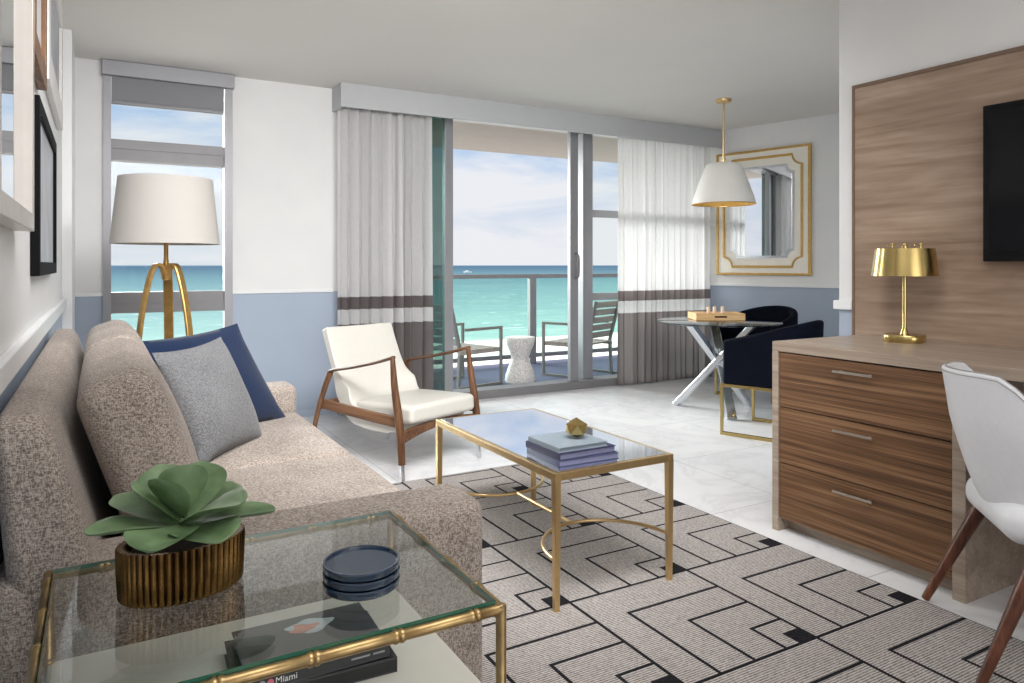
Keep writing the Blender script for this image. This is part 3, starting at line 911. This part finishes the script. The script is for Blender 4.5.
for s in (-1, 1):
    x = s*.325
    b = BM(); tube(b, smooth_path([(x*.985, -.318, .095), (x*.985, -.30, .30), (x*.985, -.262, .50), (x*.97, -.238, .675)], 5), .021, 12, [.62+.5*math.sin(PI*min(1, .25+.75*i/15)) for i in range(16)])
    lg = obj('front_leg', b, M['walnut'], lc, smooth=True)
    b = BM(); tube(b, [(x*.985, -.328, 0), (x*.985, -.317, .105)], .0155, 12, [.75, 1]); obj('leg_tip', b, M['chrome'], lg, smooth=True)
    b = BM(); tube(b, smooth_path([(x, .46, .095), (x, .40, .30), (x*.985, .335, .46), (x*.98, .29, .545)], 5), .018, 12, [.75+.35*i/15 for i in range(16)])
    lg = obj('rear_leg', b, M['walnut'], lc, smooth=True)
    b = BM(); tube(b, [(x, .49, 0), (x, .458, .105)], .0135, 12, [.75, 1]); obj('leg_tip', b, M['chrome'], lg, smooth=True)
    b = BM(); sweep(b, smooth_path([(x*.97, -.245, .672), (x*.98, -.10, .632), (x*.98, .10, .588), (x*.98, .27, .556), (x*.98, .305, .525)], 5), rect(.018, .036, .006), fixed_up=(0, .2, 1))
    obj('armrest', b, M['walnut_y'], lc, smooth=40)
    b = BM(); sweep(b, smooth_path([(x*.93, -.29, .315), (x*.93, 0, .325), (x*.93, .39, .345)], 5), rect(.06, .022, .005), fixed_up=(0, 0, 1)); obj('side_rail', b, M['walnut_y'], lc, smooth=40)
b = BM()
pts = smooth_path([(-.315, -.302, .235), (-.15, -.302, .262), (0, -.302, .270), (.15, -.302, .262), (.315, -.302, .235)], 5)
sweep(b, pts, rect(.05, .024, .005), [1.35-.5*math.sin(PI*i/(len(pts)-1)) for i in range(len(pts))], fixed_up=(0, 0, 1)); obj('front_rail', b, M['walnut_y'], lc, smooth=40)
b = BM(); sweep(b, [(-.315, .395, .335), (.315, .395, .335)], rect(.05, .024, .005), fixed_up=(0, 0, 1)); obj('rear_rail', b, M['walnut_y'], lc)

# ------------------------------------------------------------------ floor lamp
fl = thing('floor_lamp', 'tall floor lamp with arched gold tripod legs and white drum shade by the narrow window', 'lamp', (.305, 4.14, 0))
def thin_shade(rb, rt, z0, z1, th=.003, n=56):
    b = BM(); prof = [(rb, z0), (rt, z1), (rt-th, z1), (rb-th, z0)]
    rings = [[b.verts.new((r*math.cos(2*PI*i/n), r*math.sin(2*PI*i/n), z)) for i in range(n)] for r, z in prof]
    for k in range(4):
        A_, B_ = rings[k], rings[(k+1) % 4]
        for i in range(n): b.faces.new((A_[i], A_[(i+1) % n], B_[(i+1) % n], B_[i]))
    return b
obj('lamp_shade', thin_shade(.258, .222, 1.288, 1.625), M['lampshade'], fl, smooth=40)
b = BM(); lathe(b, [(.012, 1.13), (.012, 1.18), (.014, 1.20), (.011, 1.21), (.011, 1.32), (.02, 1.325), (.02, 1.38)], 20)
obj('stem', b, M['lamp_gold'], fl, smooth=True)
b = BM(); lathe(b, [(.026, 1.292), (.026, 1.297)], 20)
for k in range(3):
    a = 2*PI*k/3; bar(b, (.0, .0, 1.30), (.254*math.cos(a), .254*math.sin(a), 1.30), .004, .004, c=0)
obj('shade_ring', b, M['lamp_gold'], fl)
for k in range(3):
    a = R(200)+2*PI*k/3; ca, sa = math.cos(a), math.sin(a)
    for off in (-1, 1):
        pts = smooth_path([(0.004, .008*off, 1.11), (.026, .012*off, 1.175), (.064, .02*off, 1.165), (.100, .028*off, 1.04), (.130, .034*off, .86), (.165, .038*off, .5), (.21, .04*off, 0.0)], 6)
        P = [Vector((p.x*ca-p.y*sa, p.x*sa+p.y*ca, p.z)) for p in pts]
        if off > 0: P1 = P
        else: P0 = P
    b = BM(); tg = (-sa, ca, 0)
    mid = [(p+q)/2 for p, q in zip(P0, P1)]
    sweep(b, mid, rect(.046, .016, .004), fixed_up=tg)
    obj('leg', b, M['lamp_gold'], fl, smooth=40)
b = BM(); lathe(b, [(.012, 1.10), (.02, 1.105), (.02, 1.135), (.012, 1.15)], 20); obj('hub', b, M['lamp_gold'], fl, smooth=40)

# ------------------------------------------------------------------ desk
X0, X1 = 2.62, XR-.024
dk = thing('desk', 'long oak desk with three walnut-fronted drawers standing along the panelled wall', 'desk', (2.93, 1.2, 0))
L = dk.location; YE = -.55
def dpt(name, bm, m, parent=dk, **k): return obj(name, shift(bm, L), m, parent, **k)
b = BM(); box(b, X0, X1, YE, 2.25, .797, .84, .003); dpt('desktop', b, M['desk_top'])
b = BM(); box(b, X0, X1, 2.218, 2.25, 0, .797, .002); dpt('side_panel', b, M['desk_top'])
b = BM(); box(b, X0, X1, 1.415, 1.462, 0, .797, .002); dpt('side_panel', b, M['desk_top'])
b = BM(); box(b, X0, X1, YE, YE+.045, 0, .797, .002); dpt('side_panel', b, M['desk_top'])
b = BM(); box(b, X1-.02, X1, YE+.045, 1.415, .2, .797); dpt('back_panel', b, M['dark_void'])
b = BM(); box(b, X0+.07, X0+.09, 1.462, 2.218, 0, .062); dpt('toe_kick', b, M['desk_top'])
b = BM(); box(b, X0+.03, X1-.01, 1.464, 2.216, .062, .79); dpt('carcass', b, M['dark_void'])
for z0, z1 in ((.555, .792), (.308, .551), (.062, .304)):
    b = BM(); box(b, X0+.006, X0+.028, 1.465, 2.215, z0, z1, .0015); dr = dpt('drawer', b, M['desk_front'])
    zh = z1-.044
    b = BM(); bar(b, (X0-.022, 1.752, zh), (X0-.022, 1.926, zh), .01, .008)
    for y in (1.775, 1.903): bar(b, (X0-.022, y, zh), (X0+.008, y, zh), .007, .007, up=(0, 1, 0), c=0)
    obj('handle', shift(b, L), M['nickel'], dr)

# desk lamp
dl = thing('desk_lamp', 'brass desk lamp with tapered metal shade standing on the desk', 'lamp', (3.105, 1.938, .84), R(-29))
b = BM()
for r, h0, h1 in ((1, 0, .022),): 
    lathe(b, [(.083, 0), (.085, .003), (.085, .03), (.082, .034), (.02, .034)], 56, fn=lambda t, r, z: 1+.05*math.cos(4*t) if r > .05 else 1)
obj('base', b, M['brass'], dl, smooth=40)
b = BM(); lathe(b, [(.02, .03), (.018, .036), (.012, .055), (.0085, .066), (.0085, .33)], 24); obj('stem', b, M['brass'], dl, smooth=50)
obj('lamp_shade', thin_shade(.135, .119, .292, .412), M['brass'], dl, smooth=40)
b = BM(); lathe(b, [(.118, .409), (.118, .412)], 48, cap=True); obj('shade_top', b, M['brass'], dl)
b = BM(); lathe(b, [(.012, .412), (.012, .425), (.006, .428), (.006, .436)], 20); obj('finial', b, M['brass'], dl, smooth=40)
for x, x0, x1 in ((-.055, -.078, -.038), (.072, .045, .086)):
    b = BM(); lathe(b, [(.004, .412), (.004, .429), (.007, .431), (.007, .436)], 12, (x, 0, 0))
    bar(b, (x0, 0, .4285), (x1, 0, .4285), .005, .005); obj('shade_screw', b, M['brass'], dl)

# television
tv = thing('television', 'black flat-screen television mounted on the wood-panelled wall', 'television', (XR-.022, 1.10, 1.52))
b = BM(); box(b, -.05, -.0, -.57, .57, -.325, .325, .004)
obj('housing', b, M['black'], tv)
b = BM(); box(b, -.0515, -.049, -.545, .545, -.29, .305); obj('screen', b, M['screen'], tv)

# ------------------------------------------------------------------ desk chair
dc = thing('desk_chair', 'white leather bucket desk chair with tapered dark wooden legs, pulled up to the desk', 'chair', (2.525, 1.085, 0.0115), R(45))
# local frame faces -Y ; world facing (.7,-.7)
def bucket():
    b = BM(); nA, nZ = 30, 14; outer, inner = [], []
    for i in range(nA+1):
        a = R(-125)+R(250)*i/nA           # 0 = straight back
        k = abs(a)/R(125)
        u_ = min(1, max(0, (k-.30)/.40)); topz = .848-.20*(u_*u_*(3-2*u_))-.03*k**4
        botz = .43
        ro, ri = [], []
        for j in range(nZ+1):
            t = j/nZ; z = botz+(topz-botz)*t
            flare = .195+.055*min(1, t*1.6)**.6+.012*t
            rx = flare*.99; ry = flare*1.02+.05*t*max(0, math.cos(a))
            x, y = rx*math.sin(a), ry*math.cos(a)
            ro.append(b.verts.new((x, y, z)))
            th = .022
            ri.append(b.verts.new((x*(1-th/rx), y*(1-th/ry)-.0, z+(0 if j < nZ else .002))))
        outer.append(ro); inner.append(ri)
    for i in range(nA):
        for j in range(nZ):
            b.faces.new((outer[i][j], outer[i+1][j], outer[i+1][j+1], outer[i][j+1]))
            b.faces.new((inner[i][j], inner[i][j+1], inner[i+1][j+1], inner[i+1][j]))
        for j in (0, nZ):
            b.faces.new((outer[i][j], inner[i][j], inner[i+1][j], outer[i+1][j]))
    for i in (0, nA):
        for j in range(nZ):
            b.faces.new((outer[i][j], outer[i][j+1], inner[i][j+1], inner[i][j]))
    edge = [((o_[-1].co+i_[-1].co)/2+Vector((0, 0, .002))) for o_, i_ in zip(outer, inner)]
    edge2 = [o_[-1].co*1.0+(o_[-2].co-o_[-1].co)*.35 for o_ in outer]
    return b, edge, edge2
bb, e1, e2 = bucket()
bk = obj('backrest', bb, M['leather_desk'], dc, smooth=60, bev=.004)
b = BM(); tube(b, e1, .0016, 6); obj('piping', b, M['stitch'], bk, smooth=True)
b = BM(); tube(b, e2, .0015, 6); obj('stitching', b, M['stitch'], bk, smooth=True)
b = BM(); rbox(b, .45, .46, .11, .05, 6, 4, deform=lambda p, u: Vector((p.x*(1-.14*(u[1] > 0)*u[1]**2), p.y, p.z)), mat=Matrix.Translation((0, -.02, .425))); obj('seat', b, M['leather_desk'], dc, smooth=60)
for sx in (-1, 1):
    for sy in (-1, 1):
        b = BM(); tube(b, [(sx*.27, .30 if sy > 0 else -.25, .007), (sx*.215, .125*sy, .40)], .025, 14, [.52, 1]); obj('leg', b, M['walnut_dark'], dc, smooth=True)
b = BM(); box(b, -.15, .15, -.15, .15, .36, .385, .01); obj('seat_frame', b, M['walnut_dark'], dc)

# ------------------------------------------------------------------ dining set
TC = Vector((4.38, 4.30, 0))
dt = thing('dining_table', 'round glass dining table on crossed chrome legs in the corner nook', 'table', TC)
b = BM(); lathe(b, [(.486, .715), (.49, .717), (.49, .725), (.486, .727)], 80); obj('glass_top', b, M['dining_glass'], dt, smooth=40)
for k, a in enumerate((R(110.6), R(236.7), R(0))):
    f0 = Vector((.37*math.cos(a), .37*math.sin(a), .006)); f1 = Vector((-.29*math.cos(a), -.29*math.sin(a), .708))
    tgt = Vector((-math.sin(a), math.cos(a), 0))*.018
    b = BM(); sweep(b, [f0+tgt, f1+tgt], rect(.074, .044, .004), fixed_up=tuple(tgt.normalized())); obj('leg', b, M['chrome'], dt)
    
def dining_chair(name, label, loc, rz):
    t = thing(name, label, 'chair', loc, rz, 'navy barrel dining chairs')
    b = BM(); nA, nZ = 36, 8
    def pt_(s):   # s in -1..1 around the U; returns x,y
        st, r = .25, .31         # straight run length
        Ltot = st*2+PI*r; d = (s+1)/2*Ltot
        if d < st: return (-r, -.28+.02+d*1.0, 0)
        if d > Ltot-st: return (r, -.28+.02+(Ltot-d), 0)
        a = (d-st)/r
        return (-r*math.cos(a), -.01+r*1.0*math.sin(a), math.sin(a))
    O, I = [], []
    for i in range(nA+1):
        s = -1+2*i/nA; x, y, k = pt_(s)
        k2 = (y+.28)/.60
        topz = .655+.155*max(0, k2)**1.1
        th = .055; cx_, cy_ = x*(1-th/.31), y-th*max(0, k)
        ro, ri = [], []
        for j in range(nZ+1):
            z = .355+(topz-.355)*j/nZ
            f = 1+.05*(j/nZ)*max(0, k)
            ro.append(b.verts.new((x, y*f if y > 0 else y, z))); ri.append(b.verts.new((cx_, (cy_*f if cy_ > 0 else cy_), z)))
        O.append(ro); I.append(ri)
    for i in range(nA):
        for j in range(nZ):
            b.faces.new((O[i][j], O[i+1][j], O[i+1][j+1], O[i][j+1])); b.faces.new((I[i][j], I[i][j+1], I[i+1][j+1], I[i+1][j]))
        for j in (0, nZ): b.faces.new((O[i][j], I[i][j], I[i+1][j], O[i+1][j]))
    for i in (0, nA):
        for j in range(nZ): b.faces.new((O[i][j], O[i][j+1], I[i][j+1], I[i][j]))
    obj('backrest', b, M['navy'], t, smooth=60, bev=.018)
    b = BM(); rbox(b, .50, .50, .13, .035, 5, 4, mat=Matrix.Translation((0, -.03, .42))); obj('seat', b, M['navy'], t, smooth=60)
    for s in (-1, 1):
        x = s*.29
        b = BM(); sweep(b, [(x, -.27, .345), (x, -.27, .011), (x, .22, .011), (x, .22, .345)], rect(.022, .022, .002), fixed_up=(1, 0, 0)); obj('sled_leg', b, M['brass'], t)
    b = BM()
    box(b, -.30, .30, -.281, -.259, .335, .357, .002); box(b, -.30, .30, .209, .231, .335, .357, .002)
    for s in (-1, 1): box(b, s*.29-.011, s*.29+.011, -.26, .21, .335, .357, .002)
    obj('seat_frame', b, M['brass'], t)
    return t
ch = dining_chair('dining_chair', 'navy barrel dining chair on gold sled legs, partly hidden by the desk end', (4.145, 3.53, 0), R(201))
dup(ch, (5.20, 4.585, 0), R(-82.5), 'navy barrel dining chair on gold sled legs, behind the glass table by the nook wall')

# tray with candles
ty = thing('wooden_tray', 'shallow blond wooden tray box on the round glass dining table', 'tray', (4.49, 4.44, .7275), R(-30))
b = BM(); box(b, -.20, .20, -.15, .15, 0, .012, .002)
for y in (-.15, .138): box(b, -.20, .20, y, y+.012, .012, .055, .002)
for x in (-.20, .188): box(b, x, x+.012, -.138, .138, .012, .055, .002)
obj('box', b, M['blond'], ty)
b = BM(); box(b, -.188, .188, -.138, .138, .043, .05); obj('lid', b, M['blond'], ty)
b = BM(); box(b, -.05, .05, -.1515, -.1495, .022, .036, .0005); obj('handle_slot', b, M['bronze'], ty)
cz = Matrix.Rotation(R(-30), 4, 'Z')
for k, (x, y) in enumerate(((-.07, -.03), (-.005, .02), (.065, .03))):
    b = BM(); lathe(b, [(.012, 0), (.014, .002), (.014, .05), (.012, .053), (.004, .052), (.0015, .052), (.0012, .062)], 24)
    o = obj('votive_candle', b, M['candle'], None, smooth=40)
    p = cz @ Vector((x, y, 0)); o.location = (4.49+p.x, 4.44+p.y, .7276+.05)
    tag(o, ('leftmost', 'middle', 'rightmost')[k]+' of the three small pale candles on the wooden tray', 'candle', 'small candles on the wooden tray')

# pendant
pd = thing('pendant_lamp', 'white cone pendant lamp with gold lining hanging from a gold rod over the dining table', 'lamp', (4.60, 4.46, C))
b = BM(); lathe(b, [(.065, 0), (.065, -.02), (.06, -.026), (.012, -.028)], 32); obj('canopy', b, M['gold'], pd, smooth=40)
b = BM(); lathe(b, [(.0085, -.027), (.0085, -.56)], 14); obj('rod', b, M['gold'], pd, smooth=True)
b = BM(); lathe(b, [(.018, -.50), (.018, -.53), (.03, -.535), (.03, -.55)], 20); obj('coupling', b, M['gold'], pd, smooth=40)
def cone(pr, n=64):
    b = BM(); lathe(b, pr, n, cap=False); return b
zs = [(.262, -.885), (.252, -.84), (.21, -.72), (.165, -.60), (.145, -.555), (.125, -.543), (.02, -.54)]
o = obj('shade', cone(zs), M['pendant'], pd, smooth=50)
o = obj('shade_lining', cone([(r-.003 if r > .03 else r, z-.003) for r, z in zs]), M['pendant_in'], pd, smooth=50)
b = BM(); tube(b, [(.262*math.cos(2*PI*i/64), .262*math.sin(2*PI*i/64), -.886) for i in range(64)], .004, 8, closed=True); obj('shade_rim', b, M['gold'], pd, smooth=True)

# nook mirror
def wall_t(px):
    u = (px-512)/727; s, c = math.sin(math.atan(414/727)), math.cos(math.atan(414/727))
    # (X,Y)=NK0+t*NKD ; r = u*d
    a = NK0.x*c-NK0.y*s-u*(NK0.x*s+NK0.y*c); bb_ = NKD.x*c-NKD.y*s-u*(NKD.x*s+NKD.y*c)
    return -a/bb_
t0, t1 = .15, 1.20
MW, MZ0, MZ1 = 1.0, 1.078, 2.33
mc = NK0+NKD*.68-nrm*.002
mir = thing('wall_mirror', 'large cream and gold framed mirror with notched corners hanging on the nook wall', 'mirror', (mc.x, mc.y, (MZ0+MZ1)/2), math.atan2(NKD.y, NKD.x))
# local +X along the wall away from the corner, local -Y into the room?
sgn = -1 if (Matrix.Rotation(math.atan2(NKD.y, NKD.x), 3, 'Z') @ Vector((0, -1, 0))).dot(Vector((-nrm.x, -nrm.y, 0))) > 0 else 1
hw, hh = MW/2, (MZ1-MZ0)/2
yf = lambda d: sgn*d
b = BM(); box(b, -hw+.01, hw-.01, min(0, yf(.03)), max(0, yf(.03)), -hh+.01, hh-.01); obj('frame_board', b, M['cream'], mir)
b = BM(); pts = [(-hw+.012, yf(.026), -hh+.012), (hw-.012, yf(.026), -hh+.012), (hw-.012, yf(.026), hh-.012), (-hw+.012, yf(.026), hh-.012)]
sweep(b, pts, rect(.026, .026, .004), closed=True, fixed_up=(0, 1, 0)); obj('outer_frame', b, M['frame_gold'], mir)
def notched(w, h, r, y, n=7):
    P = []
    for sx, sz in ((1, -1), (1, 1), (-1, 1), (-1, -1)):
        cx_, cz_ = sx*w, sz*h
        # concave quarter arc centred on the corner
        a0 = math.atan2(0, -sx); a1 = math.atan2(-sz, 0)
        arc = []
        for k in range(n+1):
            t = k/n
            vx = -sx*math.cos(t*PI/2); vz = -sz*math.sin(t*PI/2)
            arc.append((cx_+r*vx, y, cz_+r*vz))
        if (sx, sz) in ((1, 1), (-1, -1)): arc = arc[::-1]
        P += arc
    return P
iw, ih = hw-.085, hh-.085
pts = notched(iw, ih, .095, yf(.032))
b = BM(); sweep(b, pts, rect(.018, .018, .003), closed=True, fixed_up=(0, 1, 0)); obj('inner_frame', b, M['frame_gold'], mir)
def plate(bm, pts, d0, d1):
    lo = [bm.verts.new((x, yf(d0), z)) for x, _, z in pts]; hi = [bm.verts.new((x, yf(d1), z)) for x, _, z in pts]
    n = len(pts)
    for i in range(n): bm.faces.new((lo[i], lo[(i+1) % n], hi[(i+1) % n], hi[i]))
    bm.faces.new(lo); bm.faces.new(hi[::-1])
b = BM(); plate(b, notched(iw-.075, ih-.085, .07, 0), .028, .0325); obj('mirror_bevel', b, M['chrome'], mir)
b = BM(); plate(b, notched(iw-.10, ih-.11, .07, 0), .030, .034); obj('mirror_glass', b, M['mirror'], mir)

# ------------------------------------------------------------------ pictures on the left wall
def framed(name, label, cat, y0, y1, z0, z1, dep, w, fm, inner, im, step=None):
    t = thing(name, label, cat, (XL, (y0+y1)/2, (z0+z1)/2)); L = t.location
    b = BM()
    box(b, XL+.001, XL+dep, y0, y0+w, z0, z1, .002); box(b, XL+.001, XL+dep, y1-w, y1, z0, z1, .002)
    box(b, XL+.001, XL+dep, y0+w, y1-w, z0, z0+w, .002); box(b, XL+.001, XL+dep, y0+w, y1-w, z1-w, z1, .002)
    obj('frame', shift(b, L), fm, t)
    b = BM(); box(b, XL+.001, XL+dep*.55, y0+w, y1-w, z0+w, z1-w); obj(inner, shift(b, L), im, t)
    return t
framed('framed_mirror', 'silver framed mirror on the left wall reflecting the window', 'mirror', 1.44, 2.20, 1.265, 2.35, .045, .042, M['silver'], 'mirror_glass', M['mirror'])
framed('picture_frame', 'brown wooden picture frame hung high above the black frame on the left wall', 'picture', 2.46, 3.02, 1.79, 2.45, .03, .07, M['brown_frame'], 'art_print', M['paper'])
framed('picture_frame', 'black framed pale grey print on the left wall above the sofa', 'picture', 2.72, 3.80, 1.145, 1.715, .026, .045, M['black_frame'], 'art_print', M['art_grey'])
framed('picture_frame', 'ornate white picture frame hung high on the left wall nearest the window', 'picture', 3.24, 4.45, 1.88, 2.5, .026, .12, M['white_ornate'], 'art_print', M['art_grey'])

# ------------------------------------------------------------------ world
wd = bpy.data.worlds.new('sky'); sc.world = wd; wd.use_nodes = True
nt = wd.node_tree; bg = nt.nodes['Background']
tc = N(nt, 'ShaderNodeTexCoord'); sp = N(nt, 'ShaderNodeSeparateXYZ'); nt.links.new(tc.outputs['Generated'], sp.inputs[0])
z = sp.outputs['Z']
base = RAMP(nt, z, [(0, srgb(214, 224, 238)), (.03, srgb(222, 230, 243)), (.10, srgb(206, 222, 245)), (.17, srgb(170, 204, 243)), (.34, srgb(226, 233, 244))])
mp = N(nt, 'ShaderNodeMapping'); mp.inputs['Scale'].default_value = (2.2, 2.2, 11); nt.links.new(tc.outputs['Generated'], mp.inputs[0])
cn = NOISE(nt, mp.outputs[0], 1.6, 7, .58, .4)
cm = RAMP(nt, cn, [(.36, (0, 0, 0, 1)), (.56, (1, 1, 1, 1))])
cl = MIX(nt, MA(nt, 'MULTIPLY', cm, .9), base, srgb(246, 247, 251))
nt.links.new(cl, bg.inputs[0])
st_ = RAMP(nt, z, [(0, (.97, .97, .97, 1)), (.2, (.97, .97, .97, 1)), (.5, (1, 1, 1, 1))])
nt.links.new(MA(nt, 'ADD', .84, MA(nt, 'MULTIPLY', MA(nt, 'MAXIMUM', MA(nt, 'SUBTRACT', z, .2), 0), 2.5)), bg.inputs[1])

# ------------------------------------------------------------------ lights
def area(name, loc, rot, sx, sy, power, col=(1, 1, 1)):
    l = bpy.data.lights.new(name, 'AREA'); l.shape = 'RECTANGLE'; l.size = sx; l.size_y = sy; l.energy = power; l.color = col
    o = bpy.data.objects.new(name, l); COL.objects.link(o); o.location = loc; o.rotation_euler = rot
    return o
sun = bpy.data.lights.new('daylight', 'SUN'); sun.energy = 9.0; sun.angle = R(36); sun.color = (1, .99, .97)
so_ = bpy.data.objects.new('daylight', sun); COL.objects.link(so_); so_.rotation_euler = (R(-74), 0, R(16))   # from the sea side, shining in
cl_ = area('room_fill', (1.0, 1.7, 2.50), (R(56), 0, R(-14)), 1.8, .9, 80, (1, .99, .98)); cl_.data.spread = R(115)  # added fill aimed into the room from above frame; no fixture there
pl = bpy.data.lights.new('nook_fill', 'POINT'); pl.energy = 2; pl.shadow_soft_size = .05; pl.color = (1, .95, .88)  # added to brighten the nook; the pendant itself is unlit
po = bpy.data.objects.new('nook_fill', pl); COL.objects.link(po); po.location = (4.60, 4.46, C-.80)
area('near_fill', (1.2, .5, 2.54), (0, 0, 0), 1.8, 1.2, 24, (1, .99, .98))  # unseen overhead fill, added to lift the sofa and end table
area('rear_fill', (1.5, -3.0, 1.6), (R(97), 0, R(-4)), 3.0, 2.0, 48, (1, .99, .98))  # added frontal fill behind the camera, stands for no real lamp

# ------------------------------------------------------------------ camera
cam = bpy.data.cameras.new('camera'); co = bpy.data.objects.new('camera', cam); COL.objects.link(co)
cam.sensor_width = 36; cam.lens = 727/1024*36; cam.shift_y = -76.5/1024; cam.clip_start = .03; cam.clip_end = 90000
co.location = (0, 0, 1.18); co.rotation_euler = (R(90), 0, -math.atan(414/727))
sc.camera = co
sc.view_settings.view_transform = 'Standard'; sc.view_settings.look = 'None'
sc.view_settings.exposure = 0.16
sc.cycles.use_denoising = True
